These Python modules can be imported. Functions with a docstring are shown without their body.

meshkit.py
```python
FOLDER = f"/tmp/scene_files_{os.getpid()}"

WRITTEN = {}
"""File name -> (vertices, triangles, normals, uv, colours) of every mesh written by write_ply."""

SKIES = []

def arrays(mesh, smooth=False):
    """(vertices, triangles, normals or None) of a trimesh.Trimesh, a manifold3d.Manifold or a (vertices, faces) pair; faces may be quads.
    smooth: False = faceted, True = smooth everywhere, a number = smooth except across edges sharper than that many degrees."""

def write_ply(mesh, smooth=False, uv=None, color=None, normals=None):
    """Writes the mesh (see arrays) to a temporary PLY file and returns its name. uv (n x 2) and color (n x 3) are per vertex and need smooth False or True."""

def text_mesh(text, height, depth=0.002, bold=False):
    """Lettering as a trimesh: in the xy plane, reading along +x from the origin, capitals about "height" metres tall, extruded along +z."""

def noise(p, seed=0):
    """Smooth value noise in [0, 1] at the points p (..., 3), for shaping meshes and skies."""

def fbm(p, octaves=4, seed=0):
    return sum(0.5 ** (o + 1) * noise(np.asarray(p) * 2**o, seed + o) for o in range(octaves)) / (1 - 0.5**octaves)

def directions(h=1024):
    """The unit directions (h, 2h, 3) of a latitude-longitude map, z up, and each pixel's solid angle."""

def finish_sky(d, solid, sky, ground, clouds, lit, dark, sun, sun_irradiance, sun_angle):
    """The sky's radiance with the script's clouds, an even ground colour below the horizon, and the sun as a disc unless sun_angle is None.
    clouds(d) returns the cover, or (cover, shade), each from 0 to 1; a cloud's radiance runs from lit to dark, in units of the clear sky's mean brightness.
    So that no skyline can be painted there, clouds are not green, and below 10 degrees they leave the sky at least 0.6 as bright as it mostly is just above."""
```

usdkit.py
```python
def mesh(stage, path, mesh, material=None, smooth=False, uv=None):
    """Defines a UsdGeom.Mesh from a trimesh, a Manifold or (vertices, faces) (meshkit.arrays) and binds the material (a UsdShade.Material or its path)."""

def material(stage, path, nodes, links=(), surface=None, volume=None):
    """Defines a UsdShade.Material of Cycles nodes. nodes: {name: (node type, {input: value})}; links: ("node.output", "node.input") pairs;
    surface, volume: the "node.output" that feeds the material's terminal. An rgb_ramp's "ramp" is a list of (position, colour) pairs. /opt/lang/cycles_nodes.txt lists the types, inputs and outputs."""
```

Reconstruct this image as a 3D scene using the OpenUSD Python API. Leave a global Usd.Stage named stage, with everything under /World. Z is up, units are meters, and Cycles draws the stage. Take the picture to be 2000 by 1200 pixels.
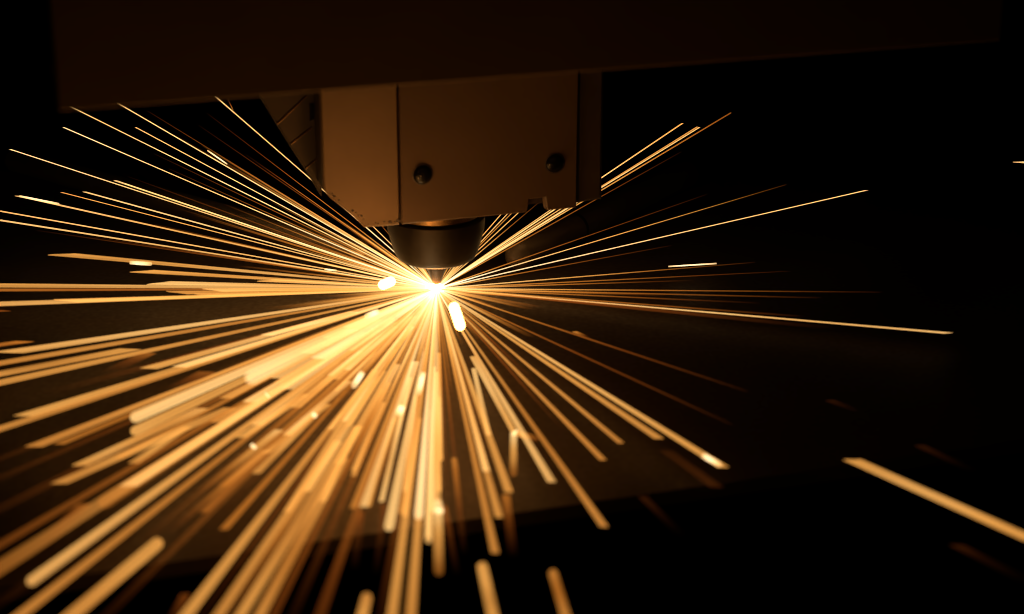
import math, random
import numpy as np, trimesh, usdkit, meshkit
from shapely.geometry import Polygon
from shapely import box as sbox
from pxr import Usd, UsdGeom, UsdLux, UsdShade, Sdf, Gf, Vt

random.seed(7); rng = np.random.default_rng(7)
stage = Usd.Stage.CreateInMemory()
UsdGeom.SetStageUpAxis(stage, UsdGeom.Tokens.z); UsdGeom.SetStageMetersPerUnit(stage, 1.0)
world = UsdGeom.Xform.Define(stage, '/World'); stage.SetDefaultPrim(world.GetPrim())
UsdGeom.Scope.Define(stage, '/World/Looks')

# ------------------------------------------------------------------ camera, light, exposure
PITCH = math.radians(20); FPX = 3800.0          # focal length in photograph pixels (2000 wide)
R = np.array([1.0, 0, 0]); F = np.array([0, math.cos(PITCH), -math.sin(PITCH)]); U = np.array([0, math.sin(PITCH), math.cos(PITCH)])
CX, CY = 853.0, 567.0                           # the cutting point, world origin
def ray(x, y): return F + R * ((x - 1000) / FPX) + U * ((600 - y) / FPX)
EYE = -1.0 * ray(CX, CY)
cam = UsdGeom.Camera.Define(stage, '/World/camera')
M = Gf.Matrix4d(*[float(v) for v in (*R, 0, *U, 0, *(-F), 0, *EYE, 1)])
cam.AddTransformOp().Set(M)
cam.CreateHorizontalApertureAttr(36.0); cam.CreateVerticalApertureAttr(36.0 * 614 / 1024); cam.CreateFocalLengthAttr(36.0 * FPX / 2000)
cam.CreateClippingRangeAttr(Gf.Vec2f(0.02, 50)); cam.CreateFStopAttr(8.0); cam.CreateFocusDistanceAttr(1.045)
cam.CreateExposureAttr(0.0)
CORE_POWER, DROP_POWER, SPARK_POWER = 26.0, 36.0, 2.25

# ------------------------------------------------------------------ helpers
used = {}
def path_for(parent, name):
    key = (str(parent), name); n = used.get(key, 0); used[key] = n + 1
    return f'{parent}/{name}' + (f'_{n:03d}' if n else '')
def tag(p, label=None, cat=None, group=None, kind=None):
    p = p.GetPrim() if hasattr(p, 'GetPrim') else p
    for k, v in (('label', label), ('category', cat), ('group', group), ('kind', kind)):
        if v: p.SetCustomDataByKey(k, v)
    return p
def obj(name, mesh, mat, parent='/World', smooth=30, label=None, cat=None, group=None, kind=None):
    pp = parent if isinstance(parent, str) else str(parent.GetPath())
    m = usdkit.mesh(stage, path_for(pp, name), mesh, mat, smooth=smooth)
    tag(m, label, cat, group, kind); return m
def thing(name, label, cat, group=None, loc=(0, 0, 0)):
    x = UsdGeom.Xform.Define(stage, path_for('/World', name)); x.AddTranslateOp().Set(Gf.Vec3d(*map(float, loc)))
    tag(x, label, cat, group); return x
def tri(v, f): return trimesh.Trimesh(v, f, process=False)
def cat(ms): return trimesh.util.concatenate(ms)

# the machine stands turned by 18 degrees to the lens: local axes along, towards the lens, up
YAW = math.radians(18)
A = np.array([math.cos(YAW), math.sin(YAW), 0]); N = np.array([math.sin(YAW), -math.cos(YAW), 0]); Z = np.array([0, 0, 1.0])
def local(m, at=(0, 0, 0)):
    """mesh with coordinates (along, up, towards lens) -> world"""
    v = np.array(m.vertices); w = v[:, :1] * A + v[:, 1:2] * Z + v[:, 2:3] * N + np.array(at)
    return trimesh.Trimesh(w, m.faces, process=False)
def hit(x, y, n, d0):
    """where the ray through a pixel meets the plane n.p = d0"""
    r = ray(x, y); return EYE + r * ((d0 - EYE @ n) / (r @ n))
def la(x, y, front):
    p = hit(x, y, N, front); return float(p @ A), float(p @ Z)
def plate(poly, z0, z1, bevel=0.0006):
    """extruded outline with chamfered front edge; local axes"""
    p = Polygon(poly).buffer(0)
    if bevel:
        q = p.buffer(-bevel, join_style=2)
        a = trimesh.creation.extrude_polygon(p, z1 - z0 - bevel); a.apply_translation((0, 0, z0))
        import manifold3d as m3
        def hullish(p, q):
            c0, c1 = np.array(p.exterior.coords)[:-1], np.array(q.exterior.coords)[:-1]
            if len(c0) != len(c1): return None
            n = len(c0); v = np.vstack([np.c_[c0, np.full(n, z1 - bevel)], np.c_[c1, np.full(n, z1)]])
            i = np.arange(n); j = (i + 1) % n
            return v, np.vstack([np.c_[i, j, n + j], np.c_[i, n + j, n + i]])
        h = hullish(p, q)
        if h is not None:
            top = trimesh.creation.extrude_polygon(q, 1e-4)
            keep = top.triangles_center[:, 2] > 0.9e-4
            t = trimesh.Trimesh(top.vertices, top.faces[keep], process=False); t.apply_translation((0, 0, z1 - 1e-4))
            side = a.face_normals[:, 2] < 0.5
            body = trimesh.Trimesh(a.vertices, a.faces[side], process=False)
            r = trimesh.Trimesh(*h, process=False)
            if (r.face_normals[:, 2].mean()) < 0: r.invert()
            return cat([body, r, t])
    m = trimesh.creation.extrude_polygon(p, z1 - z0); m.apply_translation((0, 0, z0)); return m
def lathe(profile, sections=64): return trimesh.creation.revolve(np.array(profile, float), sections=sections)

# ------------------------------------------------------------------ materials
def paint(name, base, rough=0.5, metallic=0.0, grain=40, amount=0.25, scratch=0.0, spec=None):
    """painted or bare metal: mottled tone, fine grain, uneven gloss"""
    b = np.array(base)
    nodes = {'geo': ('geometry', {}),
             'n1': ('noise_texture', {'scale': grain, 'detail': 6.0, 'roughness': 0.6}),
             'n2': ('noise_texture', {'scale': grain * 14, 'detail': 3.0, 'roughness': 0.6}),
             'r': ('rgb_ramp', {'ramp': [(0.25, tuple(b * (1 - amount))), (0.55, tuple(b)), (0.8, tuple(b * (1 + amount)))]}),
             'rr': ('map_range', {'from_min': 0.3, 'from_max': 0.7, 'to_min': rough * 0.8, 'to_max': min(1, rough * 1.25)}),
             'bump': ('bump', {'strength': 0.12, 'distance': 0.0003}),
             'p': ('principled_bsdf', {'metallic': metallic})}
    links = [('geo.position', 'n1.vector'), ('geo.position', 'n2.vector'), ('n1.fac', 'r.fac'), ('r.color', 'p.base_color'),
             ('n2.fac', 'rr.value'), ('rr.result', 'p.roughness'), ('n2.fac', 'bump.height'), ('bump.normal', 'p.normal')]
    return usdkit.material(stage, '/World/Looks/' + name, nodes, links, surface='p.BSDF')
MAT = {
 'lit_head_paint': paint('lit_head_paint', (0.40, 0.27, 0.16), 0.5, 0, 40, 0.10),  # left plate: lighter tone paints in the light from the left sparks
 'shaded_head_paint': paint('shaded_head_paint', (0.21, 0.135, 0.08), 0.5, 0, 40, 0.10),  # front plate: darker copy, its weaker spark light put into the colour
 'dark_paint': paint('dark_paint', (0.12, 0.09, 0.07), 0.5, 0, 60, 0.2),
 'beam_paint': paint('beam_paint', (0.64, 0.44, 0.25), 0.55, 0, 30, 0.1),
 'black_metal': paint('black_metal', (0.03, 0.028, 0.026), 0.16, 0.6, 200, 0.3),
 'nozzle_metal': paint('nozzle_metal', (0.05, 0.039, 0.03), 0.42, 0.8, 150, 0.2),
 'brass': paint('brass', (0.48, 0.31, 0.15), 0.3, 1.0, 150, 0.15),
 'tip_metal': paint('tip_metal', (0.06, 0.045, 0.035), 0.4, 0.6, 200, 0.2),
 'bracket_metal': paint('bracket_metal', (0.09, 0.065, 0.045), 0.5, 0.3, 90, 0.1),
 'sheet_steel': paint('sheet_steel', (0.062, 0.042, 0.030), 0.6, 0.2, 24, 0.15),
 'tube_steel': paint('tube_steel', (0.13, 0.10, 0.075), 0.5, 0.4, 70, 0.35),
 'bed_dark': paint('bed_dark', (0.14, 0.12, 0.10), 0.8, 0, 15, 0.4),
}
def spark_material():
    """spark drawn out into a glowing trail: colour from its temperature (heat), see-through by its density, fine lines along its length painted like lens blur texture"""
    ramp = [(0, (0, 0, 0)), (.2, (.055, .013, .002)), (.35, (.19, .043, .005)), (.55, (.48, .15, .018)), (.75, (.88, .38, .076)), (.95, (1.1, .64, .215)), (1.15, (1.35, .98, .52)), (1.4, (2.2, 1.8, 1.1))]
    nodes = {'state': ('attribute', {'attribute': 'state'}), 'xyz': ('separate_xyz', {}), 'strand': ('attribute', {'attribute': 'strand'}),
             'half': ('math', {'math_type': 'divide', 'value2': 1.4}),
             'ramp': ('rgb_ramp', {'ramp': [(p / 1.4, c) for p, c in ramp]}),
             'n': ('noise_texture', {'scale': 3.2, 'detail': 3.0, 'roughness': 0.7}),
             'mr': ('map_range', {'from_min': 0.3, 'from_max': 0.7, 'to_min': 0.3, 'to_max': 1.55}),
             'mul': ('math', {'math_type': 'multiply', 'use_clamp': True}),
             'e': ('emission', {'strength': SPARK_POWER}), 't': ('transparent_bsdf', {}), 'mix': ('mix_closure', {})}
    links = [('state.vector', 'xyz.vector'), ('xyz.x', 'half.value1'), ('half.value', 'ramp.fac'), ('ramp.color', 'e.color'), ('strand.vector', 'n.vector'), ('n.fac', 'mr.value'),
             ('mr.result', 'mul.value1'), ('xyz.y', 'mul.value2'), ('mul.value', 'mix.fac'), ('t.BSDF', 'mix.closure1'), ('e.emission', 'mix.closure2')]
    return usdkit.material(stage, '/World/Looks/spark_glow', nodes, links, surface='mix.closure')
MAT['spark'] = spark_material()
def glow(name, color, strength):
    return usdkit.material(stage, '/World/Looks/' + name, {'e': ('emission', {'color': color, 'strength': strength})}, [], surface='e.emission')
MAT['white_hot'] = glow('white_hot', (1.0, 0.36, 0.08), DROP_POWER)
MAT['yellow_hot'] = glow('yellow_hot', (1.0, 0.72, 0.33), 1.6)
MAT['core_hot'] = glow('core_hot', (1.0, 0.38, 0.09), CORE_POWER)

# ------------------------------------------------------------------ setting: sheet, bed, back wall
edge = hit(1000, 1003, Z, 0.0); e_n = float(edge @ N)                      # front edge of the sheet, along A
def slab(a0, a1, z0, z1, n0, n1): return local(trimesh.creation.box(bounds=[(a0, z0, n0), (a1, z1, n1)]))
obj('steel_sheet', slab(-1.0, 1.0, -0.006, 0.0, -0.75, e_n), MAT['sheet_steel'], smooth=False, kind='structure', label='dark steel sheet being cut under the nozzle')
obj('machine_bed', slab(-1.6, 1.6, -0.32, -0.30, -1.4, 1.0), MAT['bed_dark'], smooth=False, kind='structure', label='black machine bed below the sheet')
obj('back_wall', slab(-1.6, 1.6, -0.298, 1.2, -1.42, -1.402), MAT['bed_dark'], smooth=False, kind='structure', label='unlit black wall behind the machine')

# ------------------------------------------------------------------ beam across the top
PF = 0.215                                                                      # its front, metres towards the lens
bl, bz = la(115, 210, PF)[0], la(1000, 151, PF)[1]
br = la(1952, 92, PF)[0]
beam = thing('beam_cover', 'wide dark brown cover panel of the gantry filling the top of the picture', 'panel')
obj('front_panel', local(plate([(bl, bz), (br, bz), (br, bz + .16), (bl, bz + .16)], PF - .012, PF, .0004)), MAT['beam_paint'], beam)
obj('bottom_flange', local(trimesh.creation.box(bounds=[(bl + .002, bz + .0025, PF - .05), (br - .002, bz + .006, PF - .0125)])), MAT['beam_paint'], beam, smooth=False)

# ------------------------------------------------------------------ cutting head
HF = 0.030
head = thing('cutting_head', 'brown box shaped laser cutting head with two screws above a pointed nozzle', 'cutting head')
zb = la(900, 428, HF)[1]; ztop = zb + 0.13
def ax(x, y=420, f=HF): return la(x, y, f)[0]
def az(x, y, f=HF): return la(x, y, f)[1]
seam = ax(783)
nx0, nx1 = ax(1030), ax(1069)
front = [(seam + .0006, zb), (nx0, zb), (nx0 + .001, az(1035, 390)), (nx1 - .001, az(1066, 386)), (nx1, zb), (ax(1126), zb), (ax(1128), ztop), (seam + .0006, ztop)]
obj('front_plate', local(plate(front, HF - .006, HF, .0006)), MAT['shaded_head_paint'], head)
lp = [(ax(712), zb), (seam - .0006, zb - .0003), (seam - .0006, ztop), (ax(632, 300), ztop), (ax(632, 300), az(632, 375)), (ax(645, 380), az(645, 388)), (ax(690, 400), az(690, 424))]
obj('left_plate', local(plate(lp, HF - .006, HF - .0008, .0006)), MAT['lit_head_paint'], head)
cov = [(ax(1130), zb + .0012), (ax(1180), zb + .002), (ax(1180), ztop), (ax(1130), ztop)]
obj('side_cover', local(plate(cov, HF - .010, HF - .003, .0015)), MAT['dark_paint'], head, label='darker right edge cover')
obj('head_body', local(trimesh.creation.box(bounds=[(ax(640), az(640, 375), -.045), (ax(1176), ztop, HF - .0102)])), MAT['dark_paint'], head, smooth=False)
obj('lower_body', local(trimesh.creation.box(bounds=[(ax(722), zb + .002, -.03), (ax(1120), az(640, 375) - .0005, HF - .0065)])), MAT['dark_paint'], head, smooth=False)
# slag spatter stuck along the lower edge
sp = []
for k in range(70):
    x = rng.uniform(640, 1010); y = (375 + (x - 640) * .78 if x < 716 else 440 - (x - 716) * .098) + rng.normal(0, 2.2)
    a_, z_ = la(x, y, HF); s = trimesh.creation.icosphere(1, abs(rng.normal(.0002, .00025)) + .00015)
    s.apply_scale((rng.uniform(.8, 1.7), 1, .6)); s.apply_translation((a_, z_, HF - .0008)); sp.append(s)
obj('slag_spatter', local(cat(sp)), MAT['dark_paint'], head, kind='stuff')
for (sx, sy) in ((825, 341), (1083, 319)):
    a_, z_ = la(sx, sy, HF); r = .0047
    rim = lathe([(r * 1.02, 0), (r * 1.14, 0), (r * 1.14, .0003), (r * 1.02, .0005), (r * 1.02, 0)], 40); rim.apply_translation((a_, z_, HF + .0002))
    dome = lathe([(r, 0)] + [(r * math.cos(t), .0004 + .0026 * math.sin(t)) for t in np.linspace(0, 1.25, 10)] + [(r * .2, .00292), (0, .00298)], 40); dome.apply_translation((a_, z_, HF))
    s = obj('screw', local(dome), MAT['black_metal'], head)
    obj('washer', local(rim), MAT['dark_paint'], s)
# bracket on the left
BF = HF - .022
bk = [la(x, y, BF) for x, y in ((505, 185), (560, 275), (608, 350), (629, 385), (629, 60), (430, 60))]
obj('side_bracket', local(plate(bk, BF - .006, BF, .0006)), MAT['bracket_metal'], head, label='shiny slanted bracket left of the head')
for (xa, ya, xb, yb) in ((541, 243, 598, 188), (567, 282, 608, 250), (596, 330, 618, 311)):
    (a0, z0), (a1, z1) = la(xa, ya, BF), la(xb, yb, BF); q = math.hypot(a1 - a0, z1 - z0); c = trimesh.creation.cylinder(.0005, q, sections=10)
    c.apply_transform(trimesh.geometry.align_vectors([0, 0, 1], [(a1 - a0) / q, (z1 - z0) / q, 0])); c.apply_translation(((a0 + a1) / 2, (z0 + z1) / 2, BF + .0003)); obj('spark_reflection', local(c), MAT['brass'], head)  # brass rods standing in for sparks mirrored in the bracket
sl = [la(x, y, BF) for x, y in ((604, 205), (612, 202), (613, 232), (605, 236))]
obj('slot_shade', local(plate(sl, BF - .001, BF + .0008, 0)), MAT['black_metal'], head)  # raised black piece painting the dark inside of a slot
# nozzle
ch = [(.0150, .0408), (.0238, .0408), (.0250, .0401), (.0249, .0350), (.0238, .0300), (.0226, .0255), (.0212, .0212), (.0198, .0187), (.0172, .0172), (.0090, .0168), (.0086, .0172), (.0086, .03)]
obj('nozzle_body', lathe(ch, 96), MAT['nozzle_metal'], head, smooth=40, label='dark rounded metal nozzle cup')
obj('nozzle_collar', lathe([(.012, .0410), (.0218, .0410), (.0228, .0418), (.0228, .0455), (.0205, .0472), (.0205, .0505), (.012, .0505)], 96), MAT['brass'], head, smooth=40, label='brassy collar above the nozzle cup')
obj('nozzle_ring', lathe([(.0058, .0143), (.0066, .0140), (.0074, .0145), (.0084, .0165), (.0084, .0180), (.0058, .0178), (.0058, .0143)], 72), MAT['brass'], head, smooth=40)
obj('nozzle_tip', lathe([(.0057, .0180), (.0057, .0134), (.0050, .0116), (.0022, .0042), (.0016, .0038), (.0008, .0044), (.0006, .012)], 64), MAT['tip_metal'], head, smooth=40, label='small pointed tip just above the cut')

# ------------------------------------------------------------------ tubes lying on the sheet behind
def rod(p, q, r, sides=40):
    d = q - p; L = np.linalg.norm(d); m = trimesh.creation.revolve(np.array([(r * math.sin(t), r * .9 * (1 - math.cos(t))) for t in np.linspace(0, 1.5, 8)] + [ (r, L - r * .5), (r * .85, L - r * .15), (r * .5, L), (0, L)]), sections=sides)
    m.apply_transform(trimesh.geometry.align_vectors([0, 0, 1], d / L)); m.apply_translation(p); return m
tr = .008
p1 = hit(1346, 338, Z, tr); p0 = hit(1000, 506, Z, tr)
tb = thing('steel_tube', 'dim round steel tube lying behind the nozzle to the right', 'tube')
obj('tube', rod(p0, p1, tr), MAT['tube_steel'], tb, smooth=40)
d = (p1 - p0) / np.linalg.norm(p1 - p0); pc = hit(1122, 446, Z, tr)
rg = trimesh.creation.annulus(tr + .0001, tr + .0009, .0016, sections=40); rg.apply_transform(trimesh.geometry.align_vectors([0, 0, 1], d)); rg.apply_translation(pc)
obj('joint_ring', rg, MAT['black_metal'], tb)
lr = .007
MAT['rail_steel'] = paint('rail_steel', (0.5, 0.4, 0.3), 0.4, 0.8, 70, 0.3)
obj('guide_rail', rod(hit(716, 497, Z, lr), hit(22, 312, Z, lr), lr), MAT['rail_steel'], smooth=40, label='thin dim rail running back to the left behind the sparks', cat='rail')

# ------------------------------------------------------------------ sparks
def depth(x, y, w):
    """metres a spark tip lies nearer the lens than the cutting point (thin ones that climb fly away from it)"""
    up = (CY - y) / FPX
    if up > 0:
        return -(0.5 if 985 < x < 1145 and y < 420 else 0.8) * up * min(1, max(0, (7 - w) / 4)) + max(0, w - 5) * .006
    g = hit(x, min(y, 1240), Z, 0.004); gt = 1 - (g - EYE) @ F
    return min(.5, max(gt + .012 + .0006 * w, .009 * (w - 3)))
def at(x, y, t):
    return EYE + ray(x, y) * (1 - t)
SIDES = 10
def streak_mesh(P, Q, r0, r1, round_ends=False, segs=10):
    d = Q - P; L = np.linalg.norm(d); d = d / L
    e1 = np.cross(d, F); e1 /= np.linalg.norm(e1) + 1e-9; e2 = np.cross(d, e1)
    nrm = np.array([0, .42, .9075]); k = d @ nrm
    if round_ends: nrm, k = d, 1.0
    elif abs(k) < .12: k = .12 if k >= 0 else -.12
    ph = np.arange(SIDES) * 2 * math.pi / SIDES; s = np.linspace(0, 1, segs + 1); rad = r0 + (r1 - r0) * s
    if round_ends:
        ext = min(.25, r1 / L)
        s = np.concatenate([s[:-1], 1 + ext * np.sin(np.linspace(0, 1.45, 5))]); rad = np.concatenate([rad[:-1], r1 * np.cos(np.linspace(0, 1.45, 5))])
        if r0 > .0016:
            ex0 = min(.25, r0 / L); s = np.concatenate([-ex0 * np.sin(np.linspace(1.45, .3, 4)), s]); rad = np.concatenate([r0 * np.cos(np.linspace(1.45, .3, 4)), rad])
    ring = np.cos(ph)[:, None] * e1 + np.sin(ph)[:, None] * e2
    slide = -(ring @ nrm) / k if not round_ends else np.zeros(SIDES)
    slide = np.clip(slide, -6, 6)
    v = P + d * (s * L)[:, None]; v = v[:, None] + rad[:, None, None] * (ring + slide[:, None] * d)[None]
    n = len(s); i, j = np.meshgrid(np.arange(n - 1), np.arange(SIDES), indexing='ij')
    q = np.stack([i * SIDES + j, i * SIDES + (j + 1) % SIDES, (i + 1) * SIDES + (j + 1) % SIDES, (i + 1) * SIDES + j], -1).reshape(-1, 4)
    V = np.vstack([v.reshape(-1, 3), v[0].mean(0), v[-1].mean(0)]); c0, c1 = n * SIDES, n * SIDES + 1
    jj = np.arange(SIDES); caps = np.vstack([np.c_[jj, np.full(SIDES, c0), (jj + 1) % SIDES], np.c_[(n - 1) * SIDES + jj, (n - 1) * SIDES + (jj + 1) % SIDES, np.full(SIDES, c1)]])
    f = np.vstack([q[:, [0, 1, 2]], q[:, [0, 2, 3]], caps])
    S = np.concatenate([np.repeat(s, SIDES), [s[0], s[-1]]])
    ang = np.concatenate([np.tile(ph, n), [0, 0]])
    return V, f, np.clip(S, 0, 1), ang
def primvars(m, heat, dens, strand):
    api = UsdGeom.PrimvarsAPI(m)
    api.CreatePrimvar('state', Sdf.ValueTypeNames.Vector3fArray, 'vertex').Set(Vt.Vec3fArray.FromNumpy(np.c_[heat, dens, dens].astype(np.float32)))
    api.CreatePrimvar('strand', Sdf.ValueTypeNames.Vector3fArray, 'vertex').Set(Vt.Vec3fArray.FromNumpy(strand.astype(np.float32)))
WID = 0.84
def streak_data(x0, y0, x1, y1, w, h, style):
    D1 = math.hypot(x1 - CX, y1 - CY); D0 = math.hypot(x0 - CX, y0 - CY)
    t1 = depth(x1, y1, w)
    # the flight is straight in space: a point a part k of the way along it, seen at (x0, y0)
    Q = at(x1, y1, t1)
    if D0 < 2: P = np.array([0, 0, .0008]) + (Q / np.linalg.norm(Q)) * .002; k = 0
    else:
        # nearest point of the line core->Q to the ray of (x0, y0)
        r = ray(x0, y0); r /= np.linalg.norm(r); q = Q / np.linalg.norm(Q); wv = -EYE
        b = q @ r; s = (b * (r @ wv) - (q @ wv)) / (1 - b * b); k = min(.97, max(0, s / np.linalg.norm(Q)))
        P = at(x0, y0, 1 - (Q * k - EYE) @ F)
    wid = WID if w > 5 else .62; r1 = wid * w * (1 - t1) / FPX / 2; r0 = max(WID * w * (.25 + .75 * (k if D0 >= 2 else .0)) * 1.0 / FPX / 2, .00025) if D0 >= 2 else max(.00025, .10 * r1)
    if D0 >= 2: r0 = WID * w * .92 * (1 - (1 - (P - EYE) @ F)) / FPX / 2
    V, f, s, ang = streak_mesh(P, Q, r0, r1, style in 'RG')
    seed = rng.uniform(0, 100)
    heat = np.full(len(V), float(h)); dens = np.full(len(V), .22 if w > 9 else .28)
    if w < 4.5: dens[:] = .33
    if h < .3: dens *= .35
    if style == 'T': heat *= np.interp(s, [0, .35, 1], [1.25, 1.0, .55]); dens *= np.interp(s, [0, .5, 1], [1, .8, .05])
    if style == 'G': heat *= np.interp(s, [0, .3, 1], [1.1, 1.0, .6]); dens *= np.interp(s, [0, .6, 1], [1, .9, .55])
    if style == 'O': heat *= np.interp(s, [0, .15, 1], [1.0, .95, .4]); dens *= np.interp(s, [0, .2, 1], [1, .8, .03])
    if D0 < 2: heat = heat + (1 - s) ** 6 * .3
    heat *= 1 + .06 * np.sin(s * rng.uniform(3, 9) + seed)
    strand = np.c_[np.cos(ang) * 1.0, np.sin(ang) * 1.0, np.full(len(V), seed) + s * .35]
    return V, f, heat, dens, strand
labels = set()
FRAC = ['close in', 'a quarter outward', 'a third outward', 'nearly half outward', 'half outward', 'over half outward', 'two thirds outward', 'three quarters outward', 'mostly outward', 'almost to the edge']
ONES = 'twelve one two three four five six seven eight nine ten eleven'.split()
TEENS = ONES[1:10] + 'ten eleven twelve thirteen fourteen fifteen sixteen seventeen eighteen nineteen'.split()
def clock(h, m):
    return ONES[h % 12] + ' ' + ("o'clock" if m == 0 else TEENS[m - 1] if m < 20 else ['twenty', 'thirty', 'forty', 'fifty'][m // 10 - 2] + (' ' + ONES[m % 10] if m % 10 else ''))
def wording(x0, y0, x1, y1, w, h, style):
    dx, dy = x1 - CX, y1 - CY; a = (math.degrees(math.atan2(dx, -dy))) % 360
    mins = a / 360 * 720; hh = int(mins // 60) or 12; mm = int(mins % 60)
    k = min([((2000 if dx > 0 else 0) - CX) / dx if abs(dx) > 1 else 9, ((1200 if dy > 0 else 0) - CY) / dy if abs(dy) > 1 else 9])
    fr = 1 / k
    wide = 'threadlike' if w < 3 else 'thin' if w < 6 else 'narrow' if w < 12 else 'broad' if w < 18 else 'wide' if w < 24 else 'massive'
    col = 'ruddy' if h < .42 else 'amber' if h < .62 else 'orange' if h < .7 else 'golden' if h < .8 else 'pale' if h < .95 else 'whitish'
    if style in 'TGO' and math.hypot(x0 - CX, y0 - CY) < 2: col = 'fading ' + col
    where = 'leaving the ' + ('left' if x1 < 0 else 'right' if x1 > 2000 else 'bottom') + ' edge' if fr >= 1 else 'ending ' + FRAC[int(min(.99, max(0, fr)) * 10)]
    det = 'detached ' if math.hypot(x0 - CX, y0 - CY) > 2 else ''
    base = f'{wide} {det}{col} spark at %s around the cut, {where}'
    for q in (0, 1, -1, 2, -2):
        t = base % clock(hh, max(0, min(59, mm + q)))
        if t not in labels: labels.add(t); return t
    return base % clock(hh, mm)
def spark(x0, y0, x1, y1, w, h, style='F', label=None):
    V, f, heat, dens, strand = streak_data(x0, y0, x1, y1, w, h, style)
    m = obj('spark', tri(V, f), MAT['spark'], smooth=False, label=label or wording(x0, y0, x1, y1, w, h, style), cat='spark', group='sparks flying from the cutting point')
    primvars(m, heat, dens, strand); return m
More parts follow.
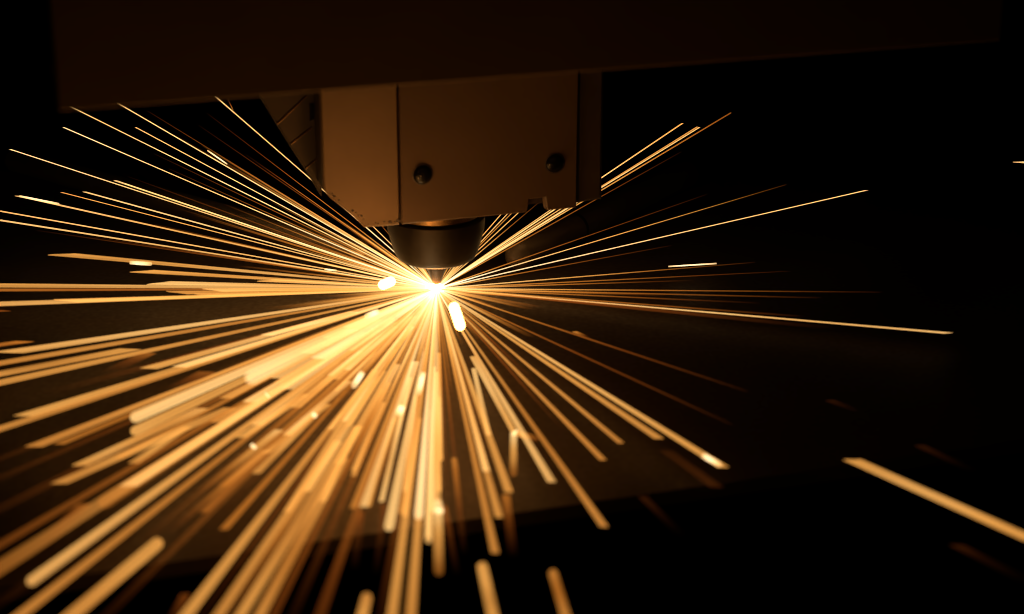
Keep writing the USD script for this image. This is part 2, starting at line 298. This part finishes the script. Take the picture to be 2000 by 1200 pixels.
# from the cutting point: tip x, tip y, width, heat, style
OUT = [
 # climbing to the left, sharp
 (420,188,4,.9,'F'),(405,222,2,.5,'T'),(388,245,2,.42,'T'),(288,217,2.2,.6,'T'),(220,196,3.5,.92,'F'),(265,249,3,.88,'F'),(137,208,3.2,.92,'F'),(124,249,3.2,.95,'F'),
 (20,292,3,.92,'F'),(345,265,2,.45,'T'),(395,285,3,.85,'T'),(440,318,4,.85,'T'),(225,353,4.5,.97,'F'),(244,359,3,.85,'F'),(165,375,4,.9,'F'),(120,376,2.6,.75,'F'),
 (35,383,5,.82,'F'),(-60,402,4,.8,'F'),(-60,421,5,.86,'F'),(250,345,2,.4,'T'),(70,450,3,.42,'T'),(300,438,2.5,.6,'T'),(420,470,3,.7,'T'),(380,420,2.4,.6,'T'),
 (330,330,2.2,.6,'T'),(480,302,2.2,.55,'T'),(300,300,2,.5,'T'),(215,421,2.2,.6,'T'),(520,330,2.4,.65,'T'),(440,400,2.4,.7,'T'),(350,408,2.2,.6,'T'),(500,440,2.4,.7,'T'),(560,474,2.4,.7,'T'),(180,463,2.2,.5,'T'),(565,362,2.4,.75,'T'),(530,395,2.4,.8,'T'),
 (690,405,2.4,.8,'F'),(716,408,2.2,.6,'T'),(728,405,2.2,.75,'F'),(736,400,2.4,.85,'F'),(744,402,2.2,.7,'F'),(752,398,2.2,.6,'F'),(770,470,2.5,.7,'F'),(790,490,2.5,.8,'F'),(806,500,2.5,.8,'F'),
 # level to the left
 (120,497,10,.75,'F'),(277,530,9,.72,'F'),(310,553,9,.82,'F'),(345,572,8,.62,'F'),(400,577,8,.68,'F'),(415,567,8,.78,'F'),(-90,557,10,.76,'F'),(-90,567,7,.45,'F'),
 (-90,597,11,.76,'F'),(128,588,9,.72,'F'),(470,520,5,.7,'T'),(430,500,4,.62,'T'),(520,548,7,.8,'F'),
 # down to the left
 (15,689,13,.82,'F'),(-90,725,12,.62,'F'),(-90,767,14,.66,'F'),(290,720,13,.8,'F'),(350,717,12,.86,'F'),(97,767,14,.42,'T'),(45,813,15,.72,'F'),(-60,857,14,.66,'F'),
 (65,873,16,.66,'F'),(115,868,10,.55,'F'),(265,815,26,.9,'R'),(264,842,22,.78,'R'),(492,737,32,.96,'R'),(440,778,14,.72,'F'),(230,895,12,.55,'F'),(-60,1024,20,.5,'T'),
 (-60,1147,34,.86,'G'),(250,950,22,.9,'F'),(205,980,32,.82,'G'),(62,1135,24,.76,'R'),(-30,1200,20,.42,'T'),(0,1233,22,.6,'F'),(280,1057,20,.6,'T'),
 (-60,960,14,.5,'T'),(-60,1100,18,.6,'G'),(-60,920,12,.55,'T'),(180,1230,20,.55,'T'),(375,1230,14,.5,'T'),(520,1230,18,.55,'G'),(560,1230,22,.5,'T'),(740,1230,22,.55,'T'),(436,950,16,.5,'F'),(398,1001,14,.48,'F'),(437,1034,15,.55,'F'),(405,1030,14,.38,'T'),(342,1230,26,.68,'F'),(408,1230,24,.62,'F'),(615,1230,26,.55,'G'),
 (710,990,18,.9,'F'),(690,993,16,.62,'F'),(622,700,20,.95,'F'),(560,760,18,.85,'F'),(500,830,16,.75,'F'),(600,690,16,.9,'F'),(640,660,14,.85,'F'),(680,640,12,.9,'F'),(575,700,26,.9,'T'),(540,795,24,.85,'T'),(610,740,22,.9,'T'),(640,800,20,.85,'T'),(480,800,26,.8,'T'),(590,850,20,.75,'T'),(690,720,16,.95,'T'),(720,760,16,.85,'T'),(655,705,22,1.0,'T'),(430,730,20,.78,'T'),(380,850,22,.68,'T'),(790,800,16,.9,'T'),(815,760,16,.95,'T'),(838,800,18,.95,'T'),(905,800,16,.8,'T'),
 # straight down
 (760,1028,22,.92,'R'),(785,1003,16,.66,'F'),(762,1230,25,.66,'F'),(800,1230,25,.66,'F'),(818,1007,20,1.0,'R'),(837,1054,17,.86,'R'),(855,985,14,.8,'F'),(875,980,12,.42,'T'),
 (967,1080,19,.64,'F'),(975,1011,18,.64,'F'),(994,962,19,.72,'F'),(950,921,16,.85,'F'),(900,1010,13,.45,'T'),(960,900,14,.6,'T'),
 # down to the right
 (1078,942,17,.8,'F'),(1180,1029,16,.62,'F'),(1178,899,12,.65,'F'),(1213,866,10,.62,'F'),(1287,857,13,.72,'F'),(1413,913,14,.75,'F'),(1430,830,6,.42,'T'),(1460,765,5.5,.46,'T'),
 (1100,840,8,.4,'T'),(1060,760,8,.4,'T'),(1610,640,8,.3,'T'),(1510,626,7,.32,'T'),(1852,651,4.5,.9,'F'),(1560,618,4,.55,'T'),(1400,612,4,.6,'T'),
 (1720,571,2.4,.62,'T'),(1600,582,3,.55,'T'),(1480,592,3,.5,'T'),(1300,577,4,.6,'T'),(1540,530,2.4,.5,'T'),(1470,513,2.6,.72,'T'),(1350,548,3,.55,'T'),(1310,480,2.2,.5,'T'),(1380,380,2.2,.45,'T'),
 (1535,361,2.6,.85,'T'),(1692,372,3,.93,'F'),
 # climbing to the right, behind the head
 (1333,241,4,.82,'F'),(1362,248,3.2,.7,'F'),(1427,221,4,.78,'G'),(1366,249,3.4,.92,'F'),(1330,297,3,.45,'T'),
 (995,400,2.4,.75,'F'),(1014,394,2.4,.8,'F'),(1020,396,2.2,.6,'F'),(1036,394,2.4,.75,'F'),(1064,386,2.2,.7,'T'),(1096,396,2.4,.85,'F'),(1110,392,2.4,.9,'F'),(1130,386,2.6,.85,'F'),
 (905,500,2.4,.8,'F'),(895,503,2.2,.7,'F'),(885,505,2.2,.7,'F'),
]
for x, y, w, h, st in OUT: spark(CX, CY, x, y, w, h, st)
# seen only from somewhere along the flight: start, end
AWAY = [
 (255,682,-60,742,13,.7,'F'),(50,667,-40,679,8,.5,'F'),(12,607,-40,610,4,.35,'F'),(395,798,155,910,16,.74,'F'),(450,797,115,945,16,.7,'F'),(700,833,452,1230,24,.66,'F'),(672,895,492,1230,24,.62,'F'),
 (307,1062,110,1228,30,.7,'R'),(165,985,60,1085,24,.42,'O'),(290,690,205,730,18,.46,'O'),(405,727,330,765,22,.44,'O'),(362,1162,325,1232,20,.36,'O'),
 (733,722,560,1000,14,.72,'F'),(748,725,600,960,15,.74,'F'),(760,748,690,920,11,.66,'F'),(747,760,660,950,11,.55,'T'),(750,787,690,930,11,.68,'F'),(802,737,745,980,11,.88,'F'),(700,832,630,980,13,.7,'F'),
 (847,717,835,1050,11,.92,'F'),(853,727,846,1000,9,.8,'F'),(858,690,862,900,8,.75,'F'),(857,775,858,960,9,.72,'F'),(820,817,790,1010,11,.7,'F'),(770,818,720,990,10,.66,'F'),(813,773,790,960,10,.8,'F'),
 (925,720,955,850,11,.85,'F'),(923,697,1005,846,13,.82,'F'),(1003,848,1003,925,16,.85,'G'),(1006,846,1047,857,13,.66,'G'),(887,895,906,1080,14,.55,'O'),
 (855,985,857,1115,22,.86,'G'),(868,988,892,1120,14,.4,'O'),(988,967,1002,1085,20,.5,'O'),(942,1108,970,1235,26,.72,'R'),(1080,1120,1116,1240,22,.58,'R'),(716,1168,700,1235,26,.7,'R'),
 (705,1000,692,1110,18,.34,'O'),(750,985,735,1120,16,.3,'O'),(1664,898,2020,1057,19,.74,'F'),(1990,318,2030,316,5,.95,'F'),(1868,1065,2010,1138,16,.26,'O'),(1795,870,1900,920,12,.22,'O'),(1620,782,1680,806,10,.22,'O'),
 (1255,970,1330,1045,16,.26,'O'),(1300,880,1400,952,18,.24,'F'),(1122,648,1150,660,6,.6,'O'),(565,747,420,825,12,.68,'F'),(600,770,470,855,14,.72,'F'),(640,790,520,885,12,.7,'F'),(545,840,395,960,16,.72,'T'),
 (366,834,260,905,14,.7,'F'),(680,745,560,850,13,.82,'F'),(520,880,330,1040,15,.55,'T'),(618,808,500,925,14,.7,'F'),(660,862,430,1230,18,.6,'T'),
 (455,215,444,192,2.5,.5,'O'),
]
for row in AWAY: spark(*row)
# the fine crowd nobody could count, merging to white round the cut
parts = []; base = 0
for k in range(130):
    u = rng.uniform()
    if u < .62: a = rng.normal(222, 26)
    elif u < .8: a = rng.uniform(262, 308)
    elif u < .9: a = rng.uniform(90, 100)
    else: a = rng.uniform(100, 180)
    ln = rng.uniform(60, 330) * (1.0 if u < .62 else .7); a = math.radians(a)
    x, y = CX + math.sin(a) * ln, CY - math.cos(a) * ln
    w = (2 + ln / 40 * rng.uniform(.5, 1.3)) if y > CY else 2.2
    parts.append(streak_data(CX, CY, x, y, w, rng.uniform(.6, .9), 'T'))
for k in range(30):                                                            # the bright mass down to the left, and straight below
    a = math.radians(rng.normal(226, 13) if k < 34 else rng.uniform(180, 200)); ln = rng.uniform(200, 470) if k < 34 else rng.uniform(180, 380)
    s0 = 0 if rng.uniform() < .55 else rng.uniform(.35, .6)
    x0, y0, x1, y1 = CX + math.sin(a) * ln * s0, CY - math.cos(a) * ln * s0, CX + math.sin(a) * ln, CY - math.cos(a) * ln
    parts.append(streak_data(x0, y0, x1, y1, ln / 24 * rng.uniform(.6, 1.2), rng.uniform(.62, .95), 'T' if rng.uniform() < .4 else 'F'))
for k in range(16):                                                            # short hot streaks added to paint a wider bloom round the cut
    a = math.radians(rng.normal(225, 40)); ln = rng.uniform(40, 150)
    parts.append(streak_data(CX, CY, CX + math.sin(a) * ln, CY - math.cos(a) * ln, 3 + ln / 14, rng.uniform(.9, 1.15), 'T'))
V = np.vstack([p[0] for p in parts]); off = np.cumsum([0] + [len(p[0]) for p in parts])
m = obj('fine_sparks', tri(V, np.vstack([p[1] + o for p, o in zip(parts, off)])), MAT['spark'], smooth=False, kind='stuff', label='dense crowd of short fine sparks and added bloom streaks merging around the cutting point', cat='sparks')
primvars(m, *[np.concatenate([p[i] for p in parts]) for i in (2, 3, 4)])

# ------------------------------------------------------------------ white hot drops
def drop(x0, y0, x1, y1, w, label, mat=None):
    xm, ym = (x0 + x1) / 2, (y0 + y1) / 2; t = depth(xm, ym, w) + .002
    P, Q = at(x0, y0, t), at(x1, y1, t); r = .9 * w * (1 - t) / FPX / 2
    d = Q - P; L = np.linalg.norm(d); d /= L; P = P + d * min(r, L * .45); L = max(L - 2 * r, .0003)
    if mat:
        m = trimesh.creation.capsule(height=L, radius=r, count=[12, 12]); m.apply_transform(trimesh.geometry.align_vectors([0, 0, 1], d)); m.apply_translation(P)
        obj('molten_drop', m, MAT[mat], smooth=True, label=label, cat='molten drop', group='molten drops among the sparks'); return
    V, f, sp, ang = streak_mesh(P, P + d * L, r * .9, r, True, 6)
    m = obj('molten_drop', tri(V, f), MAT['spark'], smooth=False, label=label, cat='molten drop', group='molten drops among the sparks')
    primvars(m, np.interp(sp, [0, .3, 1], [1.0, 1.15, 1.0]), np.interp(sp, [0, .3, .7, 1], [.2, .42, .42, .2]), np.c_[np.cos(ang), np.sin(ang), sp])
drop(764,550,733,563,20,'oval white hot drop just left of the cutting point','white_hot')
drop(890,610,907,662,20,'large white hot drop flying down just right below the nozzle','white_hot')
drop(528,767,516,777,15,'bright pale drop inside the broad spark bundle left below the nozzle')
drop(620,804,608,818,12,'small pale drop on the steep spark bundle below left')
drop(501,865,489,879,14,'pale drop on an orange spark lower left')
drop(828,722,817,772,12,'elongated pale drop straight below the oval one')
drop(789,786,776,814,15,'pale drop on a downward spark left of centre')
drop(712,722,688,758,13,'elongated pale drop down left of the cutting point')
drop(250,513,297,516,8,'flat bright glint on the level spark at the left')
drop(36,383,116,399,4.5,'long pinkish white glint at a spark tip near the left edge')
drop(632,526,658,529,4,'tiny bright glint left of the oval drop')
drop(1304,521,1400,515,3,'slim bright glint on a level spark at the right')
drop(1368,887,1409,910,11,'bright end of the long spark lower right')
drop(745,606,712,620,12,'white glint on the bright bundle left of the cutting point')
drop(858,985,857,1010,18,'bright head of the thick orange spark at the bottom centre')
drop(999,840,1012,851,15,'bright knot where a spark splits in three right below the nozzle')
drop(445,322,405,294,3.2,'gold glint high in the left spark fan')
cs = trimesh.creation.icosphere(3, 1.0); cs.apply_scale((.0052, .0052, .0026)); cs.apply_translation((-.0008, 0, .0008))
obj('molten_pool', cs, MAT['core_hot'], smooth=True, label='blinding white molten spot under the nozzle tip where the sparks start', cat='molten metal')
